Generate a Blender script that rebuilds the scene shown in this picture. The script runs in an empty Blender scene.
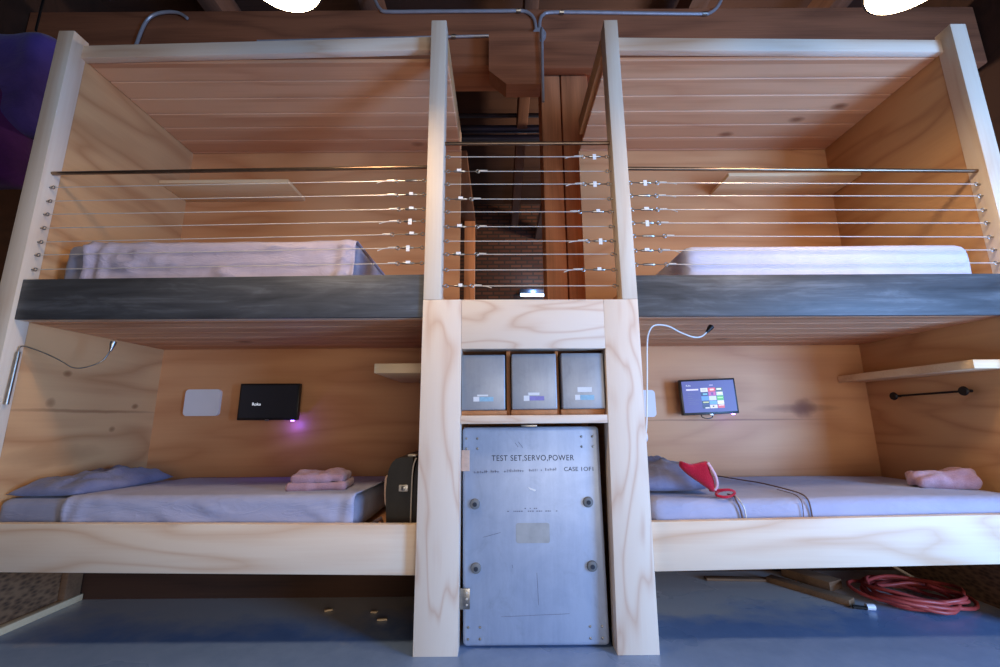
import bpy, bmesh, math, random
from mathutils import Vector, Matrix, noise
random.seed(7)
S = bpy.context.scene
COL = S.collection
PI = math.pi

# ------------------------------------------------------------------ materials
def srgb(r, g, b):
    f = lambda c: (c/255/12.92) if c/255 <= .04045 else ((c/255+.055)/1.055)**2.4
    return (f(r), f(g), f(b), 1)

class NT:
    def __init__(s, name):
        m = bpy.data.materials.new(name); m.use_nodes = True
        s.m = m; s.t = m.node_tree; s.b = s.t.nodes['Principled BSDF']
        s.tc = s.n('ShaderNodeTexCoord')
    def n(s, typ, **kw):
        x = s.t.nodes.new(typ)
        for k, v in kw.items(): setattr(x, k, v)
        return x
    def l(s, a, b): s.t.links.new(a, b)
    def mapping(s, scale, loc=(0,0,0), rot=(0,0,0)):
        x = s.n('ShaderNodeMapping'); x.inputs['Scale'].default_value = scale
        x.inputs['Location'].default_value = loc; x.inputs['Rotation'].default_value = rot
        s.l(s.tc.outputs['Object'], x.inputs['Vector']); return x.outputs[0]
    def noise(s, vec, scale, detail=3, rough=.5, dist=0):
        x = s.n('ShaderNodeTexNoise'); x.inputs['Scale'].default_value = scale
        x.inputs['Detail'].default_value = detail; x.inputs['Roughness'].default_value = rough
        x.inputs['Distortion'].default_value = dist
        if vec: s.l(vec, x.inputs['Vector'])
        return x.outputs['Fac']
    def math(s, op, a, b=None, c=None):
        x = s.n('ShaderNodeMath', operation=op)
        for i, v in enumerate((a, b, c)):
            if v is None: continue
            if isinstance(v, (int, float)): x.inputs[i].default_value = v
            else: s.l(v, x.inputs[i])
        return x.outputs[0]
    def ramp(s, fac, stops):
        x = s.n('ShaderNodeValToRGB'); e = x.color_ramp.elements
        while len(e) < len(stops): e.new(.5)
        for el, (p, c) in zip(e, stops): el.position = p; el.color = c
        s.l(fac, x.inputs[0]); return x.outputs[0]
    def mix(s, fac, a, b, mode='MIX'):
        x = s.n('ShaderNodeMix', data_type='RGBA', blend_type=mode)
        for i, v in ((0, fac), (6, a), (7, b)):
            if isinstance(v, (int, float)): x.inputs[i].default_value = v
            elif isinstance(v, tuple): x.inputs[i].default_value = v
            else: s.l(v, x.inputs[i])
        return x.outputs[2]
    def bump(s, h, strength=.2, dist=.01):
        x = s.n('ShaderNodeBump'); x.inputs['Strength'].default_value = strength
        x.inputs['Distance'].default_value = dist; s.l(h, x.inputs['Height'])
        s.l(x.outputs[0], s.b.inputs['Normal'])
    def out(s, col, rough=.5, metal=0, spec=.5):
        if isinstance(col, tuple): s.b.inputs['Base Color'].default_value = col
        else: s.l(col, s.b.inputs['Base Color'])
        if isinstance(rough, (int, float)): s.b.inputs['Roughness'].default_value = rough
        else: s.l(rough, s.b.inputs['Roughness'])
        s.b.inputs['Metallic'].default_value = metal
        s.b.inputs['Specular IOR Level'].default_value = spec
        return s.m

def wood(name, light, dark, axis, rings=7, figure=.55, scale=1.0, plank=None, knots=.0, rough=.55, seed=0, joint=None, tone=.35, fine_k=.8, along=.45, sharp=1.6, spots=()):
    """grain runs along axis 0/1/2; plank = (coordinate axis, width) gives board-to-board tone"""
    k = NT(name)
    sc = [3.2*scale]*3; sc[axis] = along*scale
    v = k.mapping(tuple(sc), (seed*3.1, seed*1.7, seed*2.3))
    if plank:
        sep = k.n('ShaderNodeSeparateXYZ'); k.l(k.tc.outputs['Object'], sep.inputs[0])
        pid = k.math('FLOOR', k.math('DIVIDE', sep.outputs[plank[0]], plank[1]))
        wn = k.n('ShaderNodeTexWhiteNoise', noise_dimensions='1D'); k.l(k.math('ADD', pid, seed+.37), wn.inputs['W'])
        va = k.n('ShaderNodeVectorMath', operation='MULTIPLY_ADD')
        k.l(wn.outputs['Color'], va.inputs[0]); va.inputs[1].default_value = (9, 9, 9); k.l(v, va.inputs[2]); v = va.outputs[0]
    big = k.noise(v, 1.0, 2, .45, .35)
    ring = k.math('PINGPONG', k.math('MULTIPLY', big, rings*2.0), 1.0)
    ring = k.math('POWER', ring, sharp)
    fs = [70*scale]*3; fs[axis] = 2.2*scale
    fine = k.noise(k.mapping(tuple(fs), (seed, 0, 0)), 1.0, 3, .6)
    blot = k.noise(k.mapping((1.3, 1.3, 1.3), (seed*2, 1, 0)), 1.0, 2)
    f = k.math('ADD', k.math('MULTIPLY', ring, figure), k.math('MULTIPLY', k.math('SUBTRACT', fine, .5), fine_k))
    f = k.math('ADD', f, k.math('MULTIPLY', k.math('SUBTRACT', blot, .5), .7))
    col = k.ramp(f, [(0.0, light), (1.0, dark)])
    if plank:
        col = k.mix(k.math('MULTIPLY', wn.outputs['Value'], tone), col, dark)
        edge = k.math('PINGPONG', k.math('DIVIDE', sep.outputs[plank[0]], plank[1]), .5)
    if knots:
        ks = [4.2]*3; ks[axis] = 2.4
        vo = k.n('ShaderNodeTexVoronoi'); vo.inputs['Scale'].default_value = 1.0
        k.l(k.mapping(tuple(ks), (seed*1.3, seed*.7, .4)), vo.inputs['Vector'])
        sp = k.n('ShaderNodeSeparateColor'); k.l(vo.outputs['Color'], sp.inputs[0])
        on = k.math('GREATER_THAN', sp.outputs[0], 1-knots)
        kd = k.math('ADD', vo.outputs['Distance'], k.math('MULTIPLY', k.math('SUBTRACT', fine, .5), .06))
        kr = k.ramp(kd, [(.05, (1,1,1,1)), (.16, (0,0,0,1))])
        col = k.mix(k.math('MULTIPLY', k.math('MULTIPLY', kr, on), .75), col, (dark[0]*.35, dark[1]*.25, dark[2]*.2, 1))
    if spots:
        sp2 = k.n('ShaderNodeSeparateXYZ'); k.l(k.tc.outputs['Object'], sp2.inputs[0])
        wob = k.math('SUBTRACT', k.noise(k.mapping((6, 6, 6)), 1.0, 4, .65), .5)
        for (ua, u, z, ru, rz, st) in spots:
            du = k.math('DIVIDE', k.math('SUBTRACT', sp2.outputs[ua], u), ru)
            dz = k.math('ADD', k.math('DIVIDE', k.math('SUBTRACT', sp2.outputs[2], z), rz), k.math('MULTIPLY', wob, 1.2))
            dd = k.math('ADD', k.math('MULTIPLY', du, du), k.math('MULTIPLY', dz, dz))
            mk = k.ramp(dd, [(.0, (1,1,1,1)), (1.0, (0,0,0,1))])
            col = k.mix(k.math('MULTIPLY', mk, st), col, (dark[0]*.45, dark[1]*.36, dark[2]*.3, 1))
    k.bump(fine, .12, .002)
    return k.out(col, rough, 0, .35)

def plain(name, col, rough=.5, metal=0, var=.12, vs=6.0, bump=0, bs=60, spec=.5):
    k = NT(name)
    n = k.noise(k.mapping((1, 1, 1)), vs, 4, .6)
    d = tuple(c*(1-var*2.2) for c in col[:3])+(1,)
    c = k.ramp(n, [(.25, d), (.75, col)])
    if bump: k.bump(k.noise(k.mapping((1, 1, 1)), bs, 3, .6), bump, .004)
    return k.out(c, rough, metal, spec)

def emit(name, col, strength):
    k = NT(name); k.out((0.02, .02, .02, 1), .4)
    k.b.inputs['Emission Color'].default_value = col; k.b.inputs['Emission Strength'].default_value = strength
    return k.m

M = {}
PLY_L, PLY_D = srgb(238, 214, 184), srgb(196, 152, 112)
M['ply_v'] = wood('fir plywood upright', srgb(238, 219, 200), srgb(208, 164, 132), 2, rings=8, figure=.6, scale=1.5, seed=1, fine_k=.3, along=.7, sharp=3.2)
M['ply_h'] = wood('fir plywood across', srgb(238, 218, 198), srgb(208, 166, 134), 0, rings=8, figure=.6, scale=1.5, seed=4, fine_k=.3, along=.7, sharp=3.2)
M['post'] = wood('pine post', srgb(234, 216, 194), srgb(204, 166, 130), 2, rings=5, figure=.4, seed=2, fine_k=.5)
M['rail'] = wood('pine rail', srgb(236, 214, 190), srgb(208, 164, 126), 0, rings=6, figure=.6, knots=.16, seed=5, fine_k=.4, along=.6, sharp=2.2)
M['panel'] = wood('panel plywood', srgb(210, 152, 106), srgb(170, 102, 62), 0, rings=5, figure=.4, scale=.8, along=.6, sharp=2, knots=.0, seed=3, rough=.5, fine_k=.3, spots=[(0, 2.10, 1.03, .10, .07, .8), (0, 2.05, 1.03, .32, .035, .5), (0, 1.55, .955, .75, .008, .6)])
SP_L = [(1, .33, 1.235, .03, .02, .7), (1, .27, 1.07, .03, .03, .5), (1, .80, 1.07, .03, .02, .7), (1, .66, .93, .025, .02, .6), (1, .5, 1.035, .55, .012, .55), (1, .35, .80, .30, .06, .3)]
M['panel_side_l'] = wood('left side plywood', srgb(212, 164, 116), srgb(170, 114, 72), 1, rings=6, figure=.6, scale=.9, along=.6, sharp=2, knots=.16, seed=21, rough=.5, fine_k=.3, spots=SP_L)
M['panel_side'] = wood('side plywood', srgb(212, 164, 116), srgb(170, 114, 72), 1, rings=6, figure=.55, scale=.9, along=.6, sharp=2, knots=.16, seed=6, rough=.5, fine_k=.3)
M['plank'] = wood('pine plank', srgb(238, 188, 146), srgb(190, 126, 88), 0, rings=4, figure=.5, plank=(1, .14), knots=.6, seed=8, tone=.85, fine_k=.5)
M['brown_ply'] = wood('brown plywood', srgb(210, 142, 92), srgb(150, 92, 56), 1, rings=5, figure=.4, seed=9)
M['shelf'] = wood('pine shelf', srgb(236, 206, 164), srgb(200, 152, 104), 0, rings=4, figure=.4, seed=11)
M['timber'] = wood('old timber', srgb(178, 114, 80), srgb(104, 64, 46), 0, rings=4, figure=.5, seed=12, rough=.8)
M['timber_v'] = wood('old timber upright', srgb(230, 164, 122), srgb(158, 102, 72), 2, rings=4, figure=.5, seed=13, rough=.8)
M['timber_y'] = wood('old timber lengthwise', srgb(120, 84, 66), srgb(70, 46, 36), 1, rings=4, figure=.5, seed=14, rough=.85)
M['roof_board'] = wood('dark roof boards', srgb(80, 54, 42), srgb(40, 26, 22), 0, rings=4, figure=.4, plank=(1, .2), seed=15, rough=.9)
M['scrap'] = wood('scrap board', srgb(136, 102, 74), srgb(80, 56, 40), 0, rings=4, figure=.5, seed=16, rough=.8)
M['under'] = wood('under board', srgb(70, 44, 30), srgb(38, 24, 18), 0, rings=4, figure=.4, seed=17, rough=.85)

def osb():
    k = NT('strand board')
    v = k.n('ShaderNodeTexVoronoi'); v.inputs['Scale'].default_value = 1; k.l(k.mapping((60, 30, 64), rot=(.6, 0, 0)), v.inputs['Vector'])
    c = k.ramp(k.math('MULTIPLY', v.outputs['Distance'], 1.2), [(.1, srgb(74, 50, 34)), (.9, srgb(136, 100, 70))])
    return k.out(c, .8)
M['osb'] = osb()

def steel():
    k = NT('raw steel plate')
    a = k.noise(k.mapping((1.2, 3, 7)), 1.6, 5, .65, .6)
    b = k.noise(k.mapping((.6, 9, 26)), 2.0, 4, .7)
    f = k.math('ADD', k.math('MULTIPLY', a, .75), k.math('MULTIPLY', b, .3))
    c = k.ramp(f, [(.34, srgb(62, 62, 64)), (.55, srgb(88, 89, 92)), (.72, srgb(122, 124, 128))])
    return k.out(c, k.ramp(a, [(.3, (.5,)*3+(1,)), (.7, (.62,)*3+(1,))]), .4, .4)
M['steel'] = steel()

def concrete():
    k = NT('blue painted concrete')
    n1 = k.noise(k.mapping((1, 1.6, 1)), 1.1, 4, .6, .4)
    n2 = k.noise(k.mapping((1, 1, 1)), 9, 6, .7)
    base = k.ramp(n2, [(.3, srgb(112, 138, 178)), (.7, srgb(130, 153, 192))])
    sep = k.n('ShaderNodeSeparateXYZ'); k.l(k.tc.outputs['Object'], sep.inputs[0])
    # dust swept against the back wall under the bunks
    d = k.math('ADD', k.math('MULTIPLY', sep.outputs[1], 2.0), k.math('MULTIPLY', k.math('SUBTRACT', n1, .5), 1.9))
    band = k.ramp(k.math('ADD', d, k.math('MULTIPLY', k.math('SUBTRACT', n2, .5), .5)), [(.5, (0,0,0,1)), (.95, (1,1,1,1))])
    col = k.mix(k.math('MULTIPLY', band, .75), base, srgb(205, 194, 178))
    sp = k.noise(k.mapping((1, 1, 1)), 45, 2, .5)
    col = k.mix(k.math('MULTIPLY', k.ramp(sp, [(.68, (0,0,0,1)), (.76, (1,1,1,1))]), .35), col, srgb(150, 150, 150))
    k.bump(n2, .05, .01)
    return k.out(col, k.ramp(n1, [(.3, (.22,)*3+(1,)), (.7, (.42,)*3+(1,))]), 0, .5)
M['floor'] = concrete()

def brick():
    k = NT('old brick')
    b = k.n('ShaderNodeTexBrick'); b.inputs['Scale'].default_value = 1
    mp = k.n('ShaderNodeMapping'); mp.inputs['Rotation'].default_value = (PI/2, 0, 0)
    k.l(k.tc.outputs['Object'], mp.inputs['Vector']); k.l(mp.outputs[0], b.inputs['Vector'])
    b.inputs['Color1'].default_value = srgb(112, 72, 56); b.inputs['Color2'].default_value = srgb(84, 52, 42)
    b.inputs['Mortar'].default_value = srgb(66, 52, 46); b.inputs['Mortar Size'].default_value = .018
    b.inputs['Brick Width'].default_value = .24; b.inputs['Row Height'].default_value = .085
    k.bump(b.outputs['Fac'], -.4, .01)
    return k.out(b.outputs['Color'], .9)
M['brick'] = brick()

def cloth(name, c1, c2, scale=5):
    k = NT(name)
    n = k.noise(k.mapping((1, 1, 1)), scale, 4, .6, .5)
    c = k.ramp(n, [(.3, c2), (.7, c1)])
    w = k.noise(k.mapping((300, 300, 300)), 1, 2)
    cr = k.noise(k.mapping((2.2, 5, 7), rot=(.2, .55, .3)), 1.6, 3, .55, 1.4)
    cr = k.math('POWER', k.math('SUBTRACT', 1.0, k.math('MULTIPLY', k.math('ABSOLUTE', k.math('SUBTRACT', cr, .5)), 5.0)), 3.0)
    n = k.math('ADD', n, k.math('MULTIPLY', k.math('MAXIMUM', cr, 0.0), .38))
    k.bump(k.math('ADD', k.math('MULTIPLY', w, .15), n), .35, .01)
    k.b.inputs['Sheen Weight'].default_value = .15
    return k.out(c, .9, 0, .2)
M['sheet'] = cloth('pale lilac sheet', srgb(174, 175, 200), srgb(160, 161, 188))
M['sheet_white'] = cloth('pale sheet', srgb(206, 204, 222), srgb(194, 192, 212))
M['sheet_mauve'] = cloth('mauve grey sheet', srgb(184, 172, 184), srgb(168, 156, 170))
M['mattress'] = cloth('grey blue fitted sheet', srgb(150, 150, 168), srgb(132, 132, 152))
M['pillow'] = cloth('grey blue pillow', srgb(130, 132, 160), srgb(106, 108, 138), 7)
def terry(name, c1, c2):
    k = NT(name); n = k.noise(k.mapping((1, 1, 1)), 130, 3, .7); m = k.noise(k.mapping((1, 1, 1)), 9, 3)
    k.bump(n, .8, .004); k.b.inputs['Sheen Weight'].default_value = .3
    return k.out(k.ramp(k.math('ADD', k.math('MULTIPLY', n, .4), k.math('MULTIPLY', m, .6)), [(.3, c2), (.7, c1)]), .95, 0, .1)
M['towel'] = terry('dusty pink terry', srgb(190, 152, 160), srgb(160, 120, 130))
M['red'] = terry('red fabric', srgb(200, 28, 54), srgb(160, 16, 40))
M['pinktape'] = plain('pale pink zip', srgb(236, 190, 205), .6)
M['cordbrown'] = plain('brown cord', srgb(116, 92, 84), .7, 0, .2, 30)
M['cordwhite'] = plain('white cable', srgb(232, 230, 228), .4, 0, .03)
M['black'] = plain('black plastic', srgb(18, 18, 20), .35, 0, .1)
M['iron'] = plain('black iron', srgb(38, 36, 36), .45, .6, .15, 20)
M['bronze'] = plain('dark brushed pipe', srgb(150, 124, 100), .28, .9, .15, 20)
M['wire'] = plain('steel wire', srgb(228, 218, 204), .35, .25, .05, 20)
M['zinc'] = plain('zinc fittings', srgb(170, 166, 160), .3, .9, .15, 60)
M['tag'] = plain('white paper tag', srgb(240, 238, 236), .6, 0, .03)
M['emt'] = plain('galvanised conduit', srgb(196, 196, 204), .35, .35, .12, 12)
M['duct'] = plain('blue grey duct', srgb(66, 74, 92), .4, .5, .15, 3)
M['white'] = plain('white plastic', srgb(226, 222, 226), .4, 0, .03)
def case_paint(name, c, d, seed=0):
    k = NT(name)
    a = k.noise(k.mapping((1, 1, 1), (seed, seed, 0)), 5, 6, .7, .5); b = k.noise(k.mapping((14, 14, 1.5), (seed, 0, 0)), 2, 4, .7)
    sm = k.noise(k.mapping((3, 3, 2), (seed+4, 0, 0)), 2.2, 5, .75, 1.0)
    c1 = k.ramp(k.math('ADD', k.math('MULTIPLY', a, .6), k.math('MULTIPLY', b, .4)), [(.3, d), (.6, c)])
    c1 = k.mix(k.math('MULTIPLY', k.ramp(sm, [(.55, (0,0,0,1)), (.72, (1,1,1,1))]), .3), c1, tuple(x*.6 for x in d[:3])+(1,))
    k.bump(k.noise(k.mapping((1, 1, 1)), 160, 2), .12, .002)
    return k.out(c1, .38, .25, .5)
M['case'] = case_paint('blue grey case paint', srgb(172, 184, 206), srgb(152, 165, 190))
M['small_case'] = case_paint('dark grey case paint', srgb(158, 162, 170), srgb(136, 141, 150), 5)
M['case_edge'] = plain('pale worn edge', srgb(186, 196, 216), .4, .2)
M['ink'] = plain('stencil ink', srgb(52, 58, 72), .8, 0, .25, 90)
M['faint_ink'] = plain('faint ink', srgb(128, 130, 150), .8, 0, .2, 90)
M['stain'] = plain('cream glue stain', srgb(178, 178, 178), .6, 0, .12, 14)
M['masking'] = plain('peach masking tape', srgb(222, 186, 164), .7, 0, .1, 40)
M['rubber'] = plain('grey rubber knob', srgb(120, 122, 124), .6, 0, .1)
M['label_white'] = plain('white label', srgb(226, 228, 232), .5, 0, .05)
M['label_blue'] = plain('pale blue label', srgb(150, 196, 220), .5, 0, .12, 60)
M['label_violet'] = plain('violet label', srgb(140, 132, 200), .5, 0, .12, 60)
M['icase'] = plain('dark instrument case shell', srgb(46, 42, 38), .5, 0, .15, 30)
M['chrome'] = plain('nickel latch', srgb(214, 208, 198), .35, .3, .05)
M['hose'] = plain('red orange hose', srgb(180, 70, 64), .45, 0, .1, 10)
M['purple'] = cloth('violet blue fabric', srgb(88, 70, 150), srgb(64, 50, 122), 3)
M['plum'] = cloth('dark plum fabric', srgb(92, 40, 112), srgb(66, 26, 86), 3)
M['seam'] = plain('pale seam', srgb(150, 130, 170), .7)
M['shade'] = plain('dark lamp shade', srgb(60, 60, 60), .4, .6)
M['lamp'] = emit('warm lamp diffuser', (1, .74, .46, 1), 30)
M['screen_off'] = emit('dark lit screen', srgb(10, 12, 30), .25)
M['screen_on'] = emit('lit menu screen', srgb(78, 70, 150), 1.0)
M['violet_led'] = emit('violet led', (.25, .12, 1, 1), 12)
M['tube'] = emit('cold blue lit tube', (.45, .7, 1, 1), 8)
def lit(name, c, s=1.0): return emit(name, srgb(*c), s)

# ------------------------------------------------------------------ mesh helpers
def box(bm, x0, x1, y0, y1, z0, z1, bev=.0, seg=2):
    return hexa(bm, [(x0,y0,z0),(x1,y0,z0),(x1,y1,z0),(x0,y1,z0),(x0,y0,z1),(x1,y0,z1),(x1,y1,z1),(x0,y1,z1)], bev, seg)
def hexa(bm, pts, bev=.0, seg=2):
    v = [bm.verts.new(p) for p in pts]
    fs = [bm.faces.new([v[i] for i in q]) for q in ((0,3,2,1),(4,5,6,7),(0,1,5,4),(1,2,6,5),(2,3,7,6),(3,0,4,7))]
    if bev:
        es = list({e for f in fs for e in f.edges})
        bmesh.ops.bevel(bm, geom=es, offset=bev, segments=seg, profile=.5, affect='EDGES')
def smoothpath(pts, n=6):
    pts = [Vector(p) for p in pts]; out = []
    for i in range(len(pts)-1):
        p0 = pts[max(i-1, 0)]; p1 = pts[i]; p2 = pts[i+1]; p3 = pts[min(i+2, len(pts)-1)]
        for k in range(n):
            t = k/n
            out.append(.5*((2*p1)+(p2-p0)*t+(2*p0-5*p1+4*p2-p3)*t*t+(3*p1-p0-3*p2+p3)*t*t*t))
    out.append(pts[-1]); return out
def tube(bm, pts, r, seg=10, closed=False, caps=True):
    pts = [Vector(p) for p in pts]; n = len(pts); rings = []
    up = None
    for i, p in enumerate(pts):
        if closed: t = pts[(i+1) % n]-pts[i-1]
        else: t = pts[min(i+1, n-1)]-pts[max(i-1, 0)]
        t.normalize()
        if up is None:
            up = Vector((0, 0, 1)) if abs(t.z) < .9 else Vector((0, 1, 0))
        a = up-t*up.dot(t)
        if a.length < 1e-5: a = t.orthogonal()
        a.normalize(); up = a; b = t.cross(a)
        rr = r[i] if isinstance(r, (list, tuple)) else r
        rings.append([bm.verts.new(p+rr*(a*math.cos(2*PI*k/seg)+b*math.sin(2*PI*k/seg))) for k in range(seg)])
    for i in range(n if closed else n-1):
        A, B = rings[i], rings[(i+1) % n]
        for k in range(seg):
            bm.faces.new((A[k], B[k], B[(k+1) % seg], A[(k+1) % seg]))
    if caps and not closed:
        bm.faces.new(rings[0]); bm.faces.new(rings[-1][::-1])
def lathe(bm, prof, c, axis='Z', seg=32):
    """prof: (radius, height) pairs; axis direction from c"""
    rings = []
    for r, h in prof:
        ring = []
        for k in range(seg):
            a = 2*PI*k/seg; u, w = r*math.cos(a), r*math.sin(a)
            p = {'Z': (u, w, h), 'Y': (u, h, w), 'X': (h, u, w)}[axis]
            ring.append(bm.verts.new(Vector(c)+Vector(p)))
        rings.append(ring)
    for A, B in zip(rings, rings[1:]):
        for k in range(seg): bm.faces.new((A[k], A[(k+1) % seg], B[(k+1) % seg], B[k]))
    if prof[0][0] > 1e-4: bm.faces.new(rings[0])
    if prof[-1][0] > 1e-4: bm.faces.new(rings[-1])
def torus(bm, c, R, r, axis='Y', seg=16, rs=6):
    pts = []
    for k in range(seg):
        a = 2*PI*k/seg; u, w = R*math.cos(a), R*math.sin(a)
        pts.append(Vector(c)+Vector({'Y': (u, 0, w), 'X': (0, u, w), 'Z': (u, w, 0)}[axis]))
    tube(bm, pts, r, rs, closed=True)
def prism(bm, poly, y0, y1, plane='XZ'):
    f = (lambda a, b, d: (a, d, b)) if plane == 'XZ' else ((lambda a, b, d: (d, a, b)) if plane == 'YZ' else (lambda a, b, d: (a, b, d)))
    A = [bm.verts.new(f(a, b, y0)) for a, b in poly]; B = [bm.verts.new(f(a, b, y1)) for a, b in poly]
    n = len(poly); bm.faces.new(A); bm.faces.new(B[::-1])
    for i in range(n): bm.faces.new((A[i], B[i], B[(i+1) % n], A[(i+1) % n]))
def rrect(x0, x1, z0, z1, r, n=6):
    out = []
    for cx, cz, a0 in ((x1-r, z1-r, 0), (x0+r, z1-r, 90), (x0+r, z0+r, 180), (x1-r, z0+r, 270)):
        for k in range(n+1):
            a = math.radians(a0+90*k/n); out.append((cx+r*math.cos(a), cz+r*math.sin(a)))
    return out
def rbox(bm, x0, x1, y0, y1, z0, z1, r, step=.03, disp=None):
    """rounded box, gridded, with an optional displacement d(p, n) along its normal"""
    L = (x1-x0, y1-y0, z1-z0); N = [max(2, int(round(l/step))) for l in L]
    lo, hi = Vector((x0, y0, z0)), Vector((x1, y1, z1)); r = min(r, min(L)*.499)
    grid = {}
    def vert(i, j, k):
        key = (i, j, k)
        if key in grid: return grid[key]
        p = Vector((x0+L[0]*i/N[0], y0+L[1]*j/N[1], z0+L[2]*k/N[2]))
        c = Vector([min(max(p[a], lo[a]+r), hi[a]-r) for a in range(3)])
        d = p-c
        nrm = d.normalized() if d.length > 1e-9 else Vector((0, 0, 1))
        p = c+nrm*r
        if disp: p = p+nrm*disp(p, nrm)
        grid[key] = bm.verts.new(p); return grid[key]
    for a in range(3):
        b, c = (a+1) % 3, (a+2) % 3
        for side in (0, N[a]):
            for u in range(N[b]):
                for w in range(N[c]):
                    q = []
                    for du, dw in ((0,0),(1,0),(1,1),(0,1)):
                        ix = [0, 0, 0]; ix[a] = side; ix[b] = u+du; ix[c] = w+dw; q.append(vert(*ix))
                    if side == 0: q.reverse()
                    bm.faces.new(q)
def nz(x, y, z, s): return noise.noise(Vector((x, y, z))*s)

def link(name, bm, mat, parent=None, smooth=35, label=None):
    bmesh.ops.recalc_face_normals(bm, faces=bm.faces[:])
    me = bpy.data.meshes.new(name); bm.to_mesh(me); bm.free()
    me.materials.append(M[mat] if isinstance(mat, str) else mat)
    if smooth:
        for p in me.polygons: p.use_smooth = True
        me.set_sharp_from_angle(angle=math.radians(smooth))
    o = bpy.data.objects.new(name, me); COL.objects.link(o)
    if parent:
        o.parent = parent
        off = Vector((0, 0, 0)); q = parent
        while q: off += q.location; q = q.parent
        o.location = -off
    if label: o['label'] = label
    return o
def B(): return bmesh.new()
def boxo(name, mat, parent, *a, label=None):
    bm = B(); box(bm, *a); return link(name, bm, mat, parent, label=label)
def thing(name, label, cat, loc=(0, 0, 0), group=None):
    o = bpy.data.objects.new(name, None); COL.objects.link(o); o.location = loc; o.empty_display_size = .05
    return tag(o, label, cat, group)
def tag(o, label, cat, group=None):
    o['label'] = label; o['category'] = cat
    if group: o['group'] = group
    return o
def struct(name, bm, mat, label=None):
    o = link(name, bm, mat); o['kind'] = 'structure'
    if label: o['label'] = label
    return o
def lettering(name, txt, mat, parent, x, z, y, width=None, size=.03, spacing=1.0, label=None):
    cu = bpy.data.curves.new('txt', 'FONT'); cu.body = txt; cu.size = size; cu.extrude = .0004; cu.space_character = spacing
    cu.align_x = 'LEFT'
    to = bpy.data.objects.new('txt', cu); COL.objects.link(to)
    dg = bpy.context.evaluated_depsgraph_get(); me = bpy.data.meshes.new_from_object(to.evaluated_get(dg))
    bpy.data.objects.remove(to)
    xs = [v.co.x for v in me.vertices]; w0 = max(xs)-min(xs); mn = min(xs)
    s = (width/w0) if width else 1
    for v in me.vertices:
        c = v.co.copy(); v.co = (x+(c.x-mn)*s, y-c.z, z+c.y)
    me.name = name; me.materials.clear(); me.materials.append(M[mat] if isinstance(mat, str) else mat)
    o = bpy.data.objects.new(name, me); COL.objects.link(o)
    if parent:
        o.parent = parent; off = Vector((0, 0, 0)); q = parent
        while q: off += q.location; q = q.parent
        o.location = -off
    if label: o['label'] = label
    return o

# ------------------------------------------------------------------ camera
cam = bpy.data.cameras.new('camera'); co = bpy.data.objects.new('camera', cam); COL.objects.link(co)
cam.sensor_width = 36; cam.sensor_fit = 'HORIZONTAL'; cam.lens = 422.62/1000*36; cam.clip_start = .05; cam.clip_end = 100
th, ya, ro = .195982, .001549, -.007314
F = Vector((math.sin(ya)*math.cos(th), math.cos(ya)*math.cos(th), math.sin(th)))
R = Vector((math.cos(ya), -math.sin(ya), 0)); U = R.cross(F)
R2 = R*math.cos(ro)+U*math.sin(ro); U2 = U*math.cos(ro)-R*math.sin(ro)
mw = Matrix((R2, U2, -F)).transposed().to_4x4(); mw.translation = (0, -2.0, .9826)
co.matrix_world = mw; S.camera = co

# ------------------------------------------------------------------ setting
bm = B(); box(bm, -6, 5.2, -6, 8, -.15, 0); struct('floor', bm, 'floor')
bm = B(); box(bm, -6, 5.2, -2.2, 8, 5.55, 5.7); struct('ceiling', bm, 'roof_board')
bm = B(); box(bm, -6, 5.2, 6.5, 6.7, 0, 5.55); struct('wall_back', bm, 'brick')
bm = B(); box(bm, -4.6, -4.4, -6, 6.5, 0, 5.55); struct('wall_left', bm, 'under')
bm = B(); box(bm, 4.5, 4.7, -6, 6.5, 0, 5.55); struct('wall_right', bm, 'under')
for i, (x0, x1) in enumerate(((-2.9, -2.72), (-1.35, -1.17), (.27, .41), (1.9, 2.08), (3.3, 3.48))):
    bm = B(); box(bm, x0, x1, -2.0, 6.4, 4.95, 5.25, .01)
    o = struct('roof_joist', bm, 'timber_y')
bm = B(); box(bm, -4.38, 4.48, 1.3, 1.62, 4.13, 4.745, .012); struct('timber_beam', bm, 'timber', 'great brown timber beam across the roof behind the bunks')
# timber column of two baulks with a dark gap, and the corbel on its head
bm = B(); box(bm, .395, .565, 1.33, 1.6, 0, 4.13, .008); box(bm, .578, .82, 1.33, 1.6, 0, 4.13, .008)
struct('timber_column', bm, 'timber_v', 'old brown timber column of two baulks seen through the gap')
bm = B(); prism(bm, [(-.075, 4.32), (-.075, 3.925), (.075, 3.79), (.375, 3.79), (.375, 4.32)], 1.14, 1.298); box(bm, .377, .95, 1.22, 1.298, 4.02, 4.30, .004); struct('timber_corbel', bm, 'timber', 'chamfered brown timber corbel block under the roof beam')
# long timbers running back to the brick wall
for nm, x0, x1 in (('roof_tie', -.85, -.46), ('roof_tie', .78, 1.15)):
    bm = B(); box(bm, x0, x1, 3.6, 6.48, 4.72, 4.86, .01); struct(nm, bm, 'timber_y')
bm = B(); box(bm, -.66, -.46, 5.6, 5.8, 0, 4.72, .01); struct('timber_post', bm, 'timber_v')
for z, r in ((5.2, .03), (4.98, .055), (4.83, .055)):
    bm = B(); tube(bm, [(-4.38, 3.3, z), (4.48, 3.3, z)], r, 14)
    o = link('duct_pipe', bm, 'duct')
    tag(o, {5.2: 'thin dark pipe crossing high behind the gap, uppermost of three', 4.98: 'blue grey pipe crossing behind the gap, middle one of three', 4.83: 'blue grey pipe crossing behind the gap, lowest one above the short handrail'}[z], 'pipe')

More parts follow.
